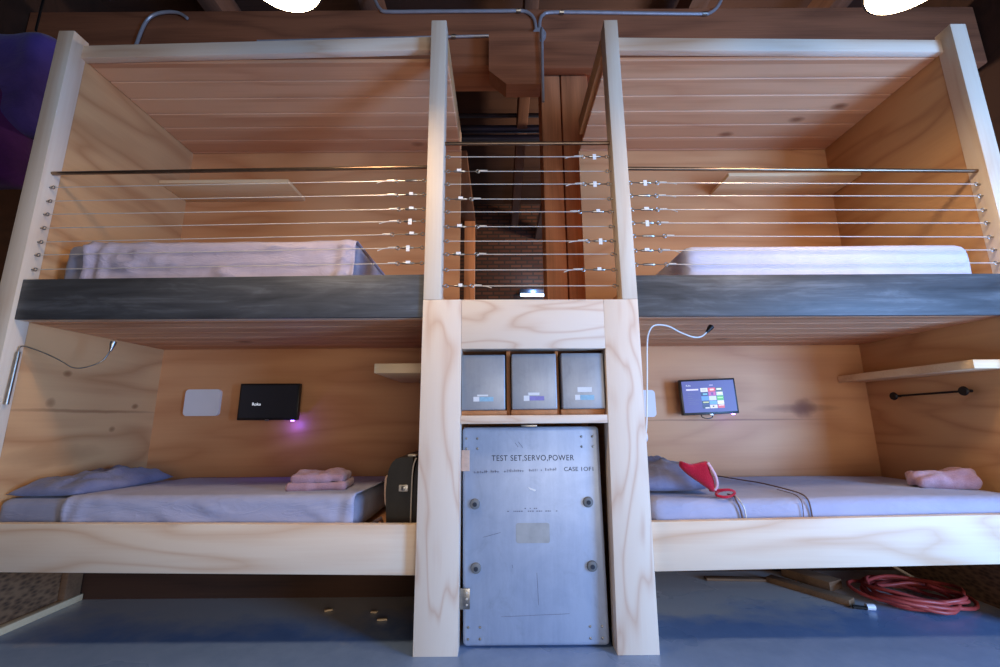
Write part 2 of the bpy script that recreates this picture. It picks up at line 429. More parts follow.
# ------------------------------------------------------------------ bunks
def bunk(side):
    if side == 'L':
        xo0, xo1, wi, wo, pin = -2.466, -2.378, -2.383, -2.402, -.372   # outer post, side wall faces, partition face
        lab = 'light pine built-in double bunk left of the grey case tower'
        tops = 3.135
    else:
        xo0, xo1, wi, wo, pin = 2.557, 2.646, 2.560, 2.580, .678
        lab = 'light pine built-in double bunk right of the grey case tower'
        tops = 3.145
    sg = -1 if side == 'L' else 1
    root = thing('bunk_bed', lab, 'bunk bed', ((wi+pin)/2, .5, 0), 'built-in bunk beds')
    a, b = min(wi, pin), max(wi, pin)
    ga, gb = (a, -.289) if side == 'L' else (.632, b)   # upper level is open to the gap
    boxo('post', 'post', root, xo0, xo1, 0, .088, 0, tops, .003, label='outer pine post')
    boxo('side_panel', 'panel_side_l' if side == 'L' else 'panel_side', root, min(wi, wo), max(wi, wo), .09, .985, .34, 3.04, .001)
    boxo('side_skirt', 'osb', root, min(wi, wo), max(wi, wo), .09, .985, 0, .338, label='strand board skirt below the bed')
    boxo('back_panel', 'panel', root, ga, gb, .967, .985, .45, 3.04)
    by = .61 if side == 'L' else .967
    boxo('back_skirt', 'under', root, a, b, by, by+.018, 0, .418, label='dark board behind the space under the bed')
    if side == 'L': px0, px1 = -.372, -.289
    else: px0, px1 = .607, .678
    pt = boxo('partition', 'panel_side', root, px0, px1, .09, .966, .0, 1.469, .001)
    cp = boxo('partition_cap', 'brown_ply' if 0 else 'panel_side', root, px0-.002, px1+.002, .102, .966 if side == 'L' else .80, 3.044, 3.165, .003)
    # plank ceiling: separate boards with small gaps, one surface
    bm = B(); y = .105
    while y < .96:
        box(bm, min(a+.002, ga), max(b-.002, gb), y, min(y+.1385, .966), 3.018, 3.042, .006, 1); y += .14
    link('plank_ceiling', bm, 'plank', root)
    # header beam
    bm = B()
    if side == 'L': zl0, zl1, zr0, zr1 = 3.012, 3.096, 3.055, 3.142
    else: zl0, zl1, zr0, zr1 = 3.045, 3.13, 3.02, 3.10
    hx0, hx1 = a+.003, b-.001
    hexa(bm, [(hx0,.06,zl0),(hx1,.06,zr0),(hx1,.1,zr0),(hx0,.1,zl0),(hx0,.06,zl1),(hx1,.06,zr1),(hx1,.1,zr1),(hx0,.1,zl1)], .003)
    link('header', bm, 'rail', root)
    # upper deck with plank underside
    bm = B(); y = .09
    while y < .96:
        box(bm, a+.002 if side == 'L' else .607, b-.002 if side == 'R' else -.289, y, min(y+.1385, .966), 1.47, 1.50, .006, 1); y += .14
    link('upper_deck', bm, 'plank', root)
    boxo('deck_board', 'panel', root, a+.002 if side == 'L' else .607, b-.002 if side == 'R' else -.289, .09, .966, 1.501, 1.60)
    z0a, z0b, z1a, z1b = (1.471, 1.468, 1.676, 1.688) if side == 'L' else (1.465, 1.459, 1.676, 1.672)
    bm = B(); x0, x1 = a+.006 if side == 'L' else a+.003, b-.001 if side == 'L' else b+.0
    hexa(bm, [(x0,.018,z0a),(x1,.018,z0b),(x1,.036,z0b),(x0,.036,z0a),(x0,.018,z1a),(x1,.018,z1b),(x1,.036,z1b),(x0,.036,z1a)], .002)
    boxo('rim_joist', 'rail', root, a+.006, b-.002, .037, .088, 1.472, 1.655, .002)
    link('steel_fascia', bm, 'steel', root, label='dark raw steel band along the upper bunk edge' )
    # lower deck and rail
    boxo('lower_deck', 'panel', root, a+.002, b-.002, .08, .966, .42, .452)
    if side == 'L': r = (.328, .300, .529, .511)
    else: r = (.308, .331, .514, .538)
    bm = B(); x0, x1 = a+.002, b-.002
    hexa(bm, [(x0,.038,r[0]),(x1,.038,r[1]),(x1,.076,r[1]),(x0,.076,r[0]),(x0,.038,r[2]),(x1,.038,r[3]),(x1,.076,r[3]),(x0,.076,r[2])], .004)
    link('bed_rail', bm, 'rail', root)
    if side == 'L':
        boxo('leg', 'scrap', root, wi+.004, wi+.04,   .50, .59, .036, .42, .003, label='short leg by the side skirt')
        boxo('floor_plate', 'shelf', root, wi+.004, wi+.05, .10, .60, 0, .035, .004, label='pale floor plate along the side skirt')
    return root
bunk('L'); bunk('R')

# ------------------------------------------------------------------ centre tower
tw = thing('cabinet_tower', 'pale plywood tower with niches standing between the two bunks', 'cabinet', (.15, .3, 0))
boxo('post', 'post', tw, -.372, -.287, 0, .088, 1.552, 3.19, .003, label='slim post above the left stile')
boxo('post', 'post', tw, .604, .680, 0, .088, 1.548, 3.185, .003, label='slim post above the right stile')
boxo('stile', 'ply_v', tw, -.373, -.184, 0, .088, 0, 1.551, .002)
bm = B(); hexa(bm, [(.486,0,0),(.664,0,0),(.664,.088,0),(.486,.088,0),(.512,0,1.547),(.680,0,1.547),(.680,.088,1.547),(.512,.088,1.547)], .002); link('stile', bm, 'ply_v', tw)
bm = B(); hexa(bm, [(-.183,.001,1.306),(.5095,.001,1.304),(.5095,.088,1.304),(-.183,.088,1.306),(-.183,.001,1.551),(.5115,.001,1.547),(.5115,.088,1.547),(-.183,.088,1.551)], .002)
link('top_rail', bm, 'ply_h', tw)
boxo('shelf', 'ply_h', tw, -.183, .500, .001, .52, .954, .992, .002)
boxo('niche_ceiling', 'brown_ply', tw, -.184, .512, .09, .52, 1.307, 1.325)
boxo('niche_wall', 'brown_ply', tw, -.203, -.186, .09, .965, .002, 1.32)
boxo('niche_wall', 'brown_ply', tw, .513, .53, .09, .965, .002, 1.32)
boxo('niche_back', 'brown_ply', tw, -.184, .512, .521, .54, .002, 1.32)
boxo('divider', 'brown_ply', tw, .0335, .0535, .09, .52, .993, 1.306, .002)
boxo('divider', 'brown_ply', tw, .2755, .292, .09, .52, .993, 1.306, .002)
boxo('niche_ledge', 'brown_ply', tw, -.183, .0325, .055, .52, .9925, 1.0155, .002)
boxo('niche_ledge', 'brown_ply', tw, .0545, .2745, .055, .52, .9925, 1.0175, .002)
boxo('niche_ledge', 'brown_ply', tw, .293, .511, .055, .52, .9925, 1.0185, .002)

# three small grey cases
def mark(bm, x0, x1, z0, z1, y): box(bm, x0, x1, y-.0012, y-.0002, z0, z1)
def small_case(x0, x1, z0, z1, label, yf, labs):
    t = thing('equipment_case', label, 'case', ((x0+x1)/2, .2, z0), 'small grey cases in the niche')
    bm = B(); box(bm, x0, x1, yf, yf+.05, z0, z1, .006, 3); link('lid', bm, 'small_case', t)
    bm = B(); box(bm, x0+.003, x1-.003, yf+.051, .45, z0+.001, z1-.003, .005); link('body', bm, 'small_case', t)
    for (a, b, c, d), m in labs:
        bm = B(); mark(bm, a, b, c, d, yf); link('paper_label', bm, m, t, label={'label_white': 'small white paper label', 'label_blue': 'pale blue paper label', 'label_violet': 'violet paper label'}[m])
    return t
small_case(-.182, .026, 1.0165, 1.280, 'first small grey metal case from the left, pale label strip near its base', .02,
           [((-.125, -.097, 1.057, 1.079), 'label_white'), ((-.096, -.03, 1.057, 1.078), 'label_blue'), ((-.107, -.055, 1.081, 1.089), 'label_white')])
small_case(.057, .272, 1.0185, 1.283, 'small grey metal case in the middle of the niche with a violet label', .02,
           [((.113, .14, 1.058, 1.083), 'label_white'), ((.141, .21, 1.060, 1.080), 'label_violet'), ((.135, .188, 1.084, 1.097), 'label_white')])
small_case(.296, .499, 1.0195, 1.285, 'third small grey metal case with two separate labels, beside the right stile', .02,
           [((.356, .38, 1.061, 1.085), 'label_white'), ((.381, .447, 1.061, 1.084), 'label_blue'), ((.369, .437, 1.098, 1.121), 'label_white')])

# the big transit case
tc = thing('transit_case', 'big blue grey metal transit case lettered TEST SET standing in the tower', 'case', (.145, .3, 0))
def casebox(x0a, x1a, x0b, x1b, y0, y1, z0, z1, bev):
    bm = B(); hexa(bm, [(x0b,y0,z0),(x1b,y0,z0),(x1b,y1,z0),(x0b,y1,z0),(x0a,y0,z1),(x1a,y0,z1),(x1a,y1,z1),(x0a,y1,z1)], bev, 4); return bm
link('lid', casebox(-.180, .470, -.168, .472, .06, .14, .006, .937, .018), 'case', tc, 60)
link('body', casebox(-.178, .468, -.166, .470, .142, .50, .006, .934, .014), 'case', tc, 60)
for i, (x, z) in enumerate(((-.118, .593), (.403, .598), (-.112, .322), (.408, .327))):
    bm = B(); lathe(bm, [(.0001, -.012), (.012, -.012), (.021, -.009), (.024, 0), (.024, .002)], (x, .058, z), 'Y', 20)
    kn = link('knob', bm, 'rubber', tc, label='grey round screw knob')
    bm = B(); lathe(bm, [(.0001, -.0015), (.010, -.0015), (.010, 0)], (x, .0455, z), 'Y', 14); link('socket', bm, 'ink', kn)
for cx, cz in ((-.133, .862), (.411, .868), (-.119, .061), (.414, .061)):
    for dx in (-.026, .026):
        for dz in (-.023, .023):
            bm = B(); lathe(bm, [(.0001, -.004), (.004, -.003), (.006, 0), (.006, .001)], (cx+dx, .0595, cz+dz), 'Y', 10)
            link('rivet', bm, 'zinc', tc)
bm = B(); box(bm, -.183, -.138, .054, .0585, .157, .241, .001)
hg = link('hinge', bm, 'zinc', tc)
for dz in (.175, .199, .223):
    bm = B(); lathe(bm, [(.0001, -.003), (.004, -.002), (.005, 0)], (-.152, .0535, dz), 'Y', 10)
    link('rivet', bm, 'chrome', hg)
bm = B(); box(bm, -.182, -.143, .0575, .0596, .738, .833, .0005); link('tape', bm, 'masking', tc, label='peach masking tape patch')
bm = B(); box(bm, .10, .176, .062, .13, .9375, .947, .002); link('catch', bm, 'zinc', tc)
bm = B(); prism(bm, rrect(.07, .222, .424, .509, .01), .0585, .0596); link('glue_stain', bm, 'stain', tc, label='cream rectangle where a label was')
bm = B(); prism(bm, [(.128, .665), (.165, .652), (.16, .646), (.135, .655)], .0585, .0596); link('scrape', bm, 'tag', tc, label='small white scrape')
lettering('lettering', 'TEST SET,SERVO,POWER', 'ink', tc, -.040, .783, .0595, .386, .036, 1.1, label='dark stencilled words TEST SET,SERVO,POWER')
# second line: half worn away, then a bolder end
bm = B(); x = -.123
rs = random.Random(3)
while x < .27:
    w = rs.uniform(.004, .010); h = rs.uniform(.006, .014); z = .727+(x+.123)*.028
    if rs.random() > .25:
        box(bm, x, x+w*.45, .0585, .0596, z, z+h)
        if rs.random() > .4: box(bm, x, x+w, .0585, .0596, z+h*.45, z+h*.65)
    x += w+.003 if rs.random() > .12 else w+.014
link('worn_lettering', bm, 'faint_ink', tc, label='half worn small stencil line')
lettering('lettering', 'CASE 1OF1', 'ink', tc, .298, .735, .0595, .136, .026, 1.05, label='bolder end of the small stencil line')
bm = B()
for z, x0, x1 in ((.558, .03, .26), (.570, .11, .17)):
    x = x0
    while x < x1:
        w = rs.uniform(.004, .009)
        if rs.random() > .3: box(bm, x, x+w, .0588, .0596, z, z+.004)
        x += w+.003
link('worn_lettering', bm, 'faint_ink', tc, label='nearly vanished small print')
for (xa, za, xb, zb) in ((.07, .865, .085, .845), (.085, .87, .108, .84), (.16, .30, .165, .17), (.0, .125, .30, .135), (-.08, .45, .0, .47), (.05, .335, .053, .32)):
    n = 14; bm = B()
    tube(bm, [(xa+(xb-xa)*i/n, .0598+.0003*math.sin(i), za+(zb-za)*i/n) for i in range(n+1)], .0009, 4)
    link('scratch', bm, 'faint_ink', tc, label='dark scuff scratch')

# ------------------------------------------------------------------ railings
def cable_at(parent, p0, p1, fit_end, seed, gap=False):
    """one steel cable from eye to eye; fit_end 0/1: which end carries the turnbuckle"""
    rr = random.Random(seed)
    p0, p1 = Vector(p0), Vector(p1); d = (p1-p0).normalized(); L = (p1-p0).length
    if fit_end: P = lambda s: p1-d*s
    else: P = lambda s: p0+d*s
    body0, ring = .045+rr.uniform(0, .02), .15+rr.uniform(-.01, .03)
    bm = B(); tube(bm, [P(ring), (p0 if fit_end else p1)+(d if fit_end else -d)*.025], .0023, 6)
    # crimped tail
    tube(bm, [P(ring+.012)+Vector((0,0,.004)), P(ring+.05)+Vector((0,0,.003))], .0045, 6)
    if rr.random() > .45: tube(bm, smoothpath([P(ring+.05), P(ring+.075)+Vector((0, -.004, -.004)), P(ring+.10)+Vector((0, -.01, -.012+rr.uniform(-.008, .006)))], 4), .0025, 6)
    c = link('cable', bm, 'wire', parent)
    for q, s in ((p0, 1), (p1, -1)):
        bm = B(); tube(bm, [q, q+d*s*.012], .0035, 8); torus(bm, q+d*s*.02, .0085, .0026, 'Y')
        link('eye_bolt', bm, 'zinc', c)
    bm = B(); tube(bm, [P(.028), P(body0)], .0028, 6); tube(bm, [P(body0), P(body0+.008), P(body0+.055), P(body0+.063)], [.004, .0068, .0068, .004], 8)
    tube(bm, [P(body0+.06), P(ring-.009)], .0028, 6); torus(bm, P(ring), .0095, .0024, 'Y')
    link('turnbuckle', bm, 'zinc', c)
    if rr.random() > .25:
        q = P(body0+.03); a = rr.uniform(-.15, .15); w, h = rr.choice(((.020, .016), (.018, .032), (.024, .014)))
        bm = B(); hexa(bm, [tuple(q+Vector((sx*w/2+a*.01, sy*.0006-.0085, sz))) for sz in (.010-h, .010) for sx, sy in ((-1,-1),(1,-1),(1,1),(-1,1))])
        link('tag', bm, 'tag', c, label='white paper tag')
def railing(label, loc, xs, rail_z, cz, side_fit):
    t = thing('cable_railing', label, 'railing', loc, 'cable guard railings')
    bm = B(); tube(bm, [(xs[0], .045, rail_z[0]), (xs[1], .045, rail_z[1])], .010, 14); link('handrail', bm, 'bronze', t)
    for i, (za, zb) in enumerate(cz):
        fe = side_fit if side_fit in (0, 1) else (1-i % 2 if i else 1)
        cable_at(t, (xs[0], .045, za), (xs[1], .045, zb), fe, i*7+int(xs[0]*10)+50)
    return t
railing('cable railing with dark handrail along the left upper bunk', (-1.4, .045, 1.69), (-2.377, -.373), (2.276, 2.299),
        [(2.194, 2.221), (2.115, 2.14), (2.04, 2.057), (1.963, 1.989), (1.886, 1.917), (1.815, 1.842), (1.737, 1.758)], 1)
railing('cable railing with shiny handrail along the right upper bunk', (1.6, .045, 1.69), (.681, 2.556), (2.283, 2.255),
        [(2.2, 2.179), (2.125, 2.11), (2.046, 2.03), (1.97, 1.957), (1.898, 1.879), (1.818, 1.808), (1.742, 1.738)], 0)
railing('short cable railing of ten cables across the gap above the tower', (.16, .045, 1.55), (-.286, .603), (2.438, 2.435),
        [(z+.003, z-.002) for z in (2.356, 2.27, 2.195, 2.109, 2.036, 1.953, 1.873, 1.801, 1.717, 1.632)], 'alt')

# ------------------------------------------------------------------ mattresses and bedding
def soft(seed, amp, stretch=(2, 2, 9)):
    def d(p, n):
        s = noise.noise(Vector((p.x*stretch[0]+seed, p.y*stretch[1], p.z*stretch[2])))
        w = noise.noise(Vector((p.x*9+seed, p.y*9, p.z*14+p.x*6)))
        return amp*(s+.5*max(0, w)*abs(w))
    return d
def mattress(label, x0, x1, y0, y1, z0, z1, mat, seed, r=.06, amp=.006, tilt=0):
    bm = B(); rbox(bm, x0, x1, y0, y1, z0, z1, r, .03, soft(seed, amp))
    for v in bm.verts: v.co.z += tilt*(v.co.y-y0)*max(0, (v.co.z-z0)/(z1-z0))
    o = link('mattress', bm, mat, None, 180); return tag(o, label, 'mattress', 'mattresses')
def sheet(label, x0, x1, y0, y1, zb, z1, r, mat, seed, tilt=0, edge=None, wr=1.0):
    """a top sheet draped over the front edge; edge(x) wrinkles near the loose end"""
    prof = [(y0, zb+(z1-r-zb)*k/8) for k in range(9)]
    prof += [(y0+r-r*math.cos(a), z1-r+r*math.sin(a)) for a in [PI/2*k/6 for k in range(1, 7)]]
    prof += [(y0+r+(y1-y0-r)*k/16, z1) for k in range(1, 17)]
    nx = int((x1-x0)/.015); rows = []
    bm = B()
    for i in range(nx+1):
        x = x0+(x1-x0)*i/nx; row = []
        for j, (y, z) in enumerate(prof):
            front = 1 if j <= 8 else (.6 if j < 15 else .25)
            w = .5+.5*math.sin(x*60+4*nz(x, z*3, seed, 2)); loose = math.exp(-((x-x0)/.10)**2)+math.exp(-((x1-x)/.09)**2)
            diag = nz(x*1.0+z*3.5+y*1.2, z*2, seed, 5); f2 = max(0, nz(x*3+z*9, z*4-x, seed+3, 2.2))
            d = .004+wr*front*(.012*w*loose*(1 if j < 12 else .3)+.010*max(0, diag)*.8+.016*f2*f2*2)
            n = Vector((0, -1, 0)) if j <= 8 else (Vector((0, -math.cos(PI/2*(j-8)/6), math.sin(PI/2*(j-8)/6))) if j < 15 else Vector((0, 0, 1)))
            p = Vector((x, y, z))+n*d; p.z += tilt*(y-y0)*max(0, (z-zb)/(z1-zb))
            row.append(bm.verts.new(p))
        rows.append(row)
    for a, b in zip(rows, rows[1:]):
        for k in range(len(prof)-1): bm.faces.new((a[k], b[k], b[k+1], a[k+1]))
    bmesh.ops.recalc_face_normals(bm, faces=bm.faces[:])
    bmesh.ops.solidify(bm, geom=bm.faces[:], thickness=.003)
    o = link('bed_sheet', bm, mat, None, 180); return tag(o, label, 'sheet', 'bed sheets')

mattress('grey fitted mattress on the left lower bunk behind the pine rail', -2.36, -.68, .10, .93, .455, .622, 'mattress', 1, .035, .003, -.03)
sheet('lilac top sheet over the left lower mattress under the folded pink towel', -2.035, -.682, .092, .90, .46, .630, .035, 'sheet', 2, -.03)
mattress('lilac covered mattress on the right lower bunk below the lit screen', .70, 2.53, .085, .93, .455, .600, 'sheet', 3, .05, .006, -.01)
mattress('grey fitted mattress on the left upper bunk', -2.295, -.745, .11, .93, 1.603, 1.905, 'mattress', 4, .04, .004)
sheet('mauve grey sheet stretched over the left upper mattress', -2.15, -.755, .102, .90, 1.61, 1.912, .04, 'sheet_mauve', 5, wr=2.2)
mattress('white covered mattress on the right upper bunk', .975, 2.505, .10, .93, 1.603, 1.878, 'sheet_white', 6, .06, .004)

def pillow(label, cx, cy, cz, lx, ly, h, rot, mat, seed, lean=0):
    bm = B(); n = 26; top = []; bot = []
    for i in range(n+1):
        rt, rb = [], []
        for j in range(n+1):
            u, v = -1+2*i/n, -1+2*j/n
            t = (max(0, 1-u**4)**.55)*(max(0, 1-v**4)**.55)
            pin = 1-.05*(u*u*v*v)-.04*(1-abs(u))*(v*v)
            x, y = u*lx/2*pin, v*ly/2*pin
            w = .014*nz(u*1.5, v*1.5, seed, 1.6)+.012*abs(nz(u*4+v, v*3, seed, 1.3))+.004*nz(u*7+v*2, v*4, seed, 1.5)
            z1 = t*(h*.72+w*2)+.0; z0 = -t*h*.28
            z1 += lean*(u)
            z0 += lean*(u)
            c, s = math.cos(rot), math.sin(rot)
            rt.append(bm.verts.new((cx+x*c-y*s, cy+x*s+y*c, cz+z1)))
            rb.append(rt[-1] if i in (0, n) or j in (0, n) else bm.verts.new((cx+x*c-y*s, cy+x*s+y*c, cz+z0)))
        top.append(rt); bot.append(rb)
    for i in range(n):
        for j in range(n):
            bm.faces.new((top[i][j], top[i+1][j], top[i+1][j+1], top[i][j+1]))
            q = (bot[i][j], bot[i][j+1], bot[i+1][j+1], bot[i+1][j])
            if len(set(q)) == 4 and set(q) != {top[i][j], top[i+1][j], top[i+1][j+1], top[i][j+1]}: bm.faces.new(q)
    o = link('pillow', bm, mat, None, 180); return tag(o, label, 'pillow', 'bed pillows')
pillow('flat grey blue pillow at the head of the left lower bunk', -2.19, .43, .638, .36, .64, .085, 0, 'pillow', 1)
pillow('plump crumpled grey blue pillow on the right lower bunk', .87, .53, .636, .37, .68, .135, 0, 'pillow', 9)

# towels
def towel(label, cx, cy, z, L, W, H, rot, seed, layers=2, waist=0):
    bm = B()
    for k in range(layers):
        h = H/layers; sh = (random.Random(seed+k).uniform(-.012, .012), random.Random(seed+k+9).uniform(-.01, .01))
        def d(p, n): return .007*nz(p.x, p.y, p.z+k, 14)+.004*nz(p.x, p.y, p.z, 34)+(.007*math.sin(p.y*90+p.z*60+3*nz(p.x, 0, 0, 8)) if waist else .002*math.sin(p.x*70+5*nz(p.x, p.y, 0, 6)))
        b0 = len(bm.verts)
        s = 1-.10*k
        rbox(bm, -L/2*s+sh[0], L/2*s+sh[0], -W/2*s+sh[1], W/2*s+sh[1], z+h*k, z+h*(k+1)+.004, h*.5, .011, d)
    bm.verts.ensure_lookup_table()
    c, s = math.cos(rot), math.sin(rot)
    for v in bm.verts:
        x, y = v.co.x, v.co.y
        if waist:
            q = 1-waist*math.exp(-(x/.025)**2); y *= q; v.co.z = z+(v.co.z-z)*(1-waist*.7*math.exp(-((x+.01)/.03)**2))*(1+.12*math.sin(x*14))
        else: v.co.z += .016*max(0, nz(x, y, 0, 9))*(v.co.z-z)/H*2
        v.co.x, v.co.y = cx+x*c-y*s, cy+x*s+y*c
    o = link('towel', bm, 'towel', None, 180); return tag(o, label, 'towel', 'pink towels')
towel('folded dusty pink towel on the left lower bunk', -.93, .33, .626, .29, .22, .078, .12, 3, 2)
towel('rolled dusty pink towel pinched in the middle on the right lower bunk', 2.36, .36, .600, .29, .13, .085, -.25, 8, 1, .16)

# red bag with strap loop, brown cords
rb = thing('fabric_bag', 'red triangular fabric bag leaning on the pillow of the right bunk', 'bag', (1.0, .2, .62))
def inflate(poly, y, t, n=10, seed=0):
    bm = B(); c = Vector((sum(p[0] for p in poly)/len(poly), 0, sum(p[1] for p in poly)/len(poly)))
    ring = smoothpath([(p[0], 0, p[1]) for p in poly]+[(poly[0][0], 0, poly[0][1])], 5)[:-1]
    m = len(ring); F_, K_ = [], []
    for i in range(n+1):
        s = 1-i/n; prof = t*math.sqrt(max(0, 1-s**3))
        ra, rbk = [], []
        for p in ring:
            q = c+(p-c)*s
            w = .006*nz(q.x, q.z, seed, 18)*(1-s)
            ra.append(bm.verts.new((q.x, y-prof-w, q.z)) if i < n or not ra else ra[0])
            rbk.append(ra[-1] if i == 0 else (bm.verts.new((q.x, y+prof+w, q.z)) if i < n or not rbk else rbk[0]))
        F_.append(ra); K_.append(rbk)
    for G in (F_, K_):
        for i in range(n):
            for k in range(m):
                q = [G[i][k], G[i][(k+1) % m], G[i+1][(k+1) % m], G[i+1][k]]
                q = [v for a, v in enumerate(q) if v not in q[:a]]
                if len(q) > 2: bm.faces.new(q)
    return bm
body = link('pouch', inflate([(.862, .762), (.872, .770), (.92, .757), (.985, .768), (1.000, .762), (1.010, .72), (1.022, .68), (1.022, .632), (1.008, .628), (.96, .662), (.90, .705), (.864, .742)], .12, .02), 'red', rb, 180)
bm = B(); tube(bm, smoothpath([(0.995, 0.110, 0.762), (1.009, 0.100, 0.730), (1.023, 0.100, 0.695), (1.027, 0.106, 0.660), (1.017, 0.112, 0.638)], 5), .007, 8)
link('zip', bm, 'pinktape', rb, label='pale pink zip edge')
bm = B(); tube(bm, smoothpath([(1.014, 0.155, 0.630), (1.034, 0.120, 0.634), (1.084, 0.110, 0.638), (1.119, 0.130, 0.624), (1.099, 0.120, 0.610), (1.054, 0.095, 0.608), (1.024, 0.110, 0.614), (1.039, 0.135, 0.624), (1.074, 0.150, 0.630)], 6), .0065, 8)
link('strap', bm, 'red', rb)
def cord(label, pts, r=.0035, mat='cordbrown', name='cord'):
    bm = B(); tube(bm, smoothpath(pts, 8), r, 8); o = link(name, bm, mat, None, 180); return tag(o, label, 'cord', 'cords over the right bed')
cord('long brown cord lying across the right lower bed, nearer to the pink towel', [(1.385, .82, .607), (1.43, .646, .608), (1.47, .508, .609), (1.475, .30, .609), (1.455, .16, .610), (1.44, .098, .598), (1.436, .078, .568), (1.44, .079, .49)], .0036)
cord('pale cord hanging just beside the long brown cord over the bed edge', [(1.43, .30, .607), (1.42, .16, .608), (1.404, .094, .596), (1.400, .077, .566), (1.395, .078, .49)], .002)
cord('brown cord dropping from the red strap over the bed edge', [(1.10, .16, .610), (1.108, .12, .608), (1.10, .088, .594), (1.108, .076, .56), (1.118, .078, .49)], .0038)
cord('pale thin cord dropping beside the red strap over the bed edge', [(1.12, .17, .608), (1.118, .12, .608), (1.118, .089, .592), (1.128, .076, .56), (1.134, .078, .49)], .0028, 'wire')

# instrument case at the foot of the left lower bunk
ic = thing('instrument_case', 'black hard instrument case standing at the foot of the left lower bunk', 'case', (-.47, .4, .453))
prof = [(-.545, .453), (-.553, .56), (-.556, .64), (-.552, .70), (-.543, .745), (-.525, .775), (-.50, .79), (-.43, .794), (-.43, .453)]
pp = [(p.x, p.z) for p in smoothpath([(a, 0, b) for a, b in prof[:-1]], 4)]+[prof[-1]]
bm = B(); prism(bm, pp, .16, .62); link('shell', bm, 'icase', ic, 40)
pp2 = [(x+.125 if x < -.44 else x+.052, z) for x, z in pp]
bm = B(); prism(bm, [(-.429, .453), (-.427, .60), (-.424, .70), (-.415, .76), (-.40, .785), (-.376, .788), (-.376, .453)], .17, .62); link('lid', bm, 'icase', ic, 40)
bm = B(); tube(bm, smoothpath([(-.431, .157, .453), (-.431, .157, .60), (-.430, .157, .70), (-.424, .157, .76), (-.412, .158, .79)], 5), .0035, 8); link('rim', bm, 'chrome', ic, label='bright metal rim between shell and lid')
bm = B(); box(bm, -.492, -.448, .149, .159, .635, .665, .003); lt = link('latch', bm, 'chrome', ic)
bm = B(); box(bm, -.478, -.462, .143, .149, .64, .66, .002); link('clasp', bm, 'zinc', lt)
bm = B(); tube(bm, smoothpath([(-.551, .2, .70), (-.566, .2, .69), (-.568, .2, .63), (-.562, .2, .57), (-.548, .2, .565)], 5), .007, 8); link('handle', bm, 'masking', ic, label='worn tan handle')
bm = B(); box(bm, -.46, -.42, .18, .23, .7945, .804, .003); link('latch', bm, 'chrome', ic)
bm = B()
for k in range(4): tube(bm, smoothpath([(-.655+.012*k, .17+.02*k, .462), (-.63+.012*k, .165, .475+.006*k), (-.602+.009*k, .16, .50+.005*k), (-.578+.002*k, .165, .505), (-.57, .2, .47)], 5), .006, 8)
tag(link('striped_strap', bm, 'cordbrown', None, 180), 'small tangled strap between the left mattress and the instrument case', 'strap')

# ------------------------------------------------------------------ shelves, screens, lamps, hooks
def shelf(label, *a, mat='shelf'):
    bm = B(); box(bm, *a, .003); return tag(link('wall_shelf', bm, mat), label, 'shelf', 'small pine wall shelves')
shelf('pine shelf high in the back corner of the left upper bunk', -2.381, -1.475, .70, .966, 2.61, 2.635)
shelf('pine shelf high in the back corner of the right upper bunk', 1.622, 2.558, .70, .966, 2.637, 2.662)
shelf('narrow pine shelf running along the right wall of the right lower bunk', 2.368, 2.559, .10, .966, 1.205, 1.25)
shelf('narrow pine shelf fixed to the tower side of the left lower bunk', -.655, -.373, .20, .80, 1.213, 1.264)

def screen(label, cx, cz, w, h, y, roll, mat, left):
    t = thing('television', label, 'television', (cx, y, cz), 'wall televisions')
    rot = Matrix.Rotation(roll, 4, 'Y')
    def fin(name, bm, mat, lab=None):
        for v in bm.verts: v.co = rot @ v.co
        for v in bm.verts: v.co += Vector((cx, y, cz))
        return link(name, bm, mat, t, label=lab)
    bm = B(); box(bm, -w/2, w/2, 0, .035, -h/2, h/2, .004); hs = fin('housing', bm, 'black')
    b = .012
    bm = B(); box(bm, -w/2+b, w/2-b, -.0015, .0005, -h/2+b+.004, h/2-b); fin('display', bm, mat)
    bm = B(); box(bm, -.06, .06, .036, .965-y, -.05, .05, .003); box(bm, -.03, .03, .036, .05, -h/2-.0+.02, 0); fin('wall_bracket', bm, 'black')
    bm = B(); box(bm, -.012, .012, -.002, .004, -h/2-.006, -h/2+.006, .001); fin('badge', bm, 'zinc')
    bm = B(); box(bm, w/2-.045, w/2-.025, .004, .02, -h/2-.008, -h/2-.0005, .002); fin('indicator_light', bm, 'violet_led', 'small violet indicator light')
    return t, fin, rot
t, fin, rot = screen('black television with a dark screen on the left bunk back wall', -1.565, 1.098, .405, .245, .895, 0.004, 'screen_off', True)
M['glow_white'] = lit('lit white', (225, 232, 250), 1.0)
o = lettering('screen_lettering', 'Roku', 'glow_white', t, -1.672, 1.073, .8925, .056, .028, label='small white word on the dark screen')
t, fin, rot = screen('television showing a menu of coloured tiles on the right bunk back wall', 1.405, 1.110, .375, .236, .865, -.035, 'screen_on', False)
def scr(name, x0, x1, z0, z1, c, s=1.0, lab=None, y=-.0022):
    bm = B(); box(bm, x0, x1, y, -.0016, z0, z1); return fin(name, bm, lit('tile '+'_'.join(map(str, c)), c, s), lab)
W, H = .375, .236
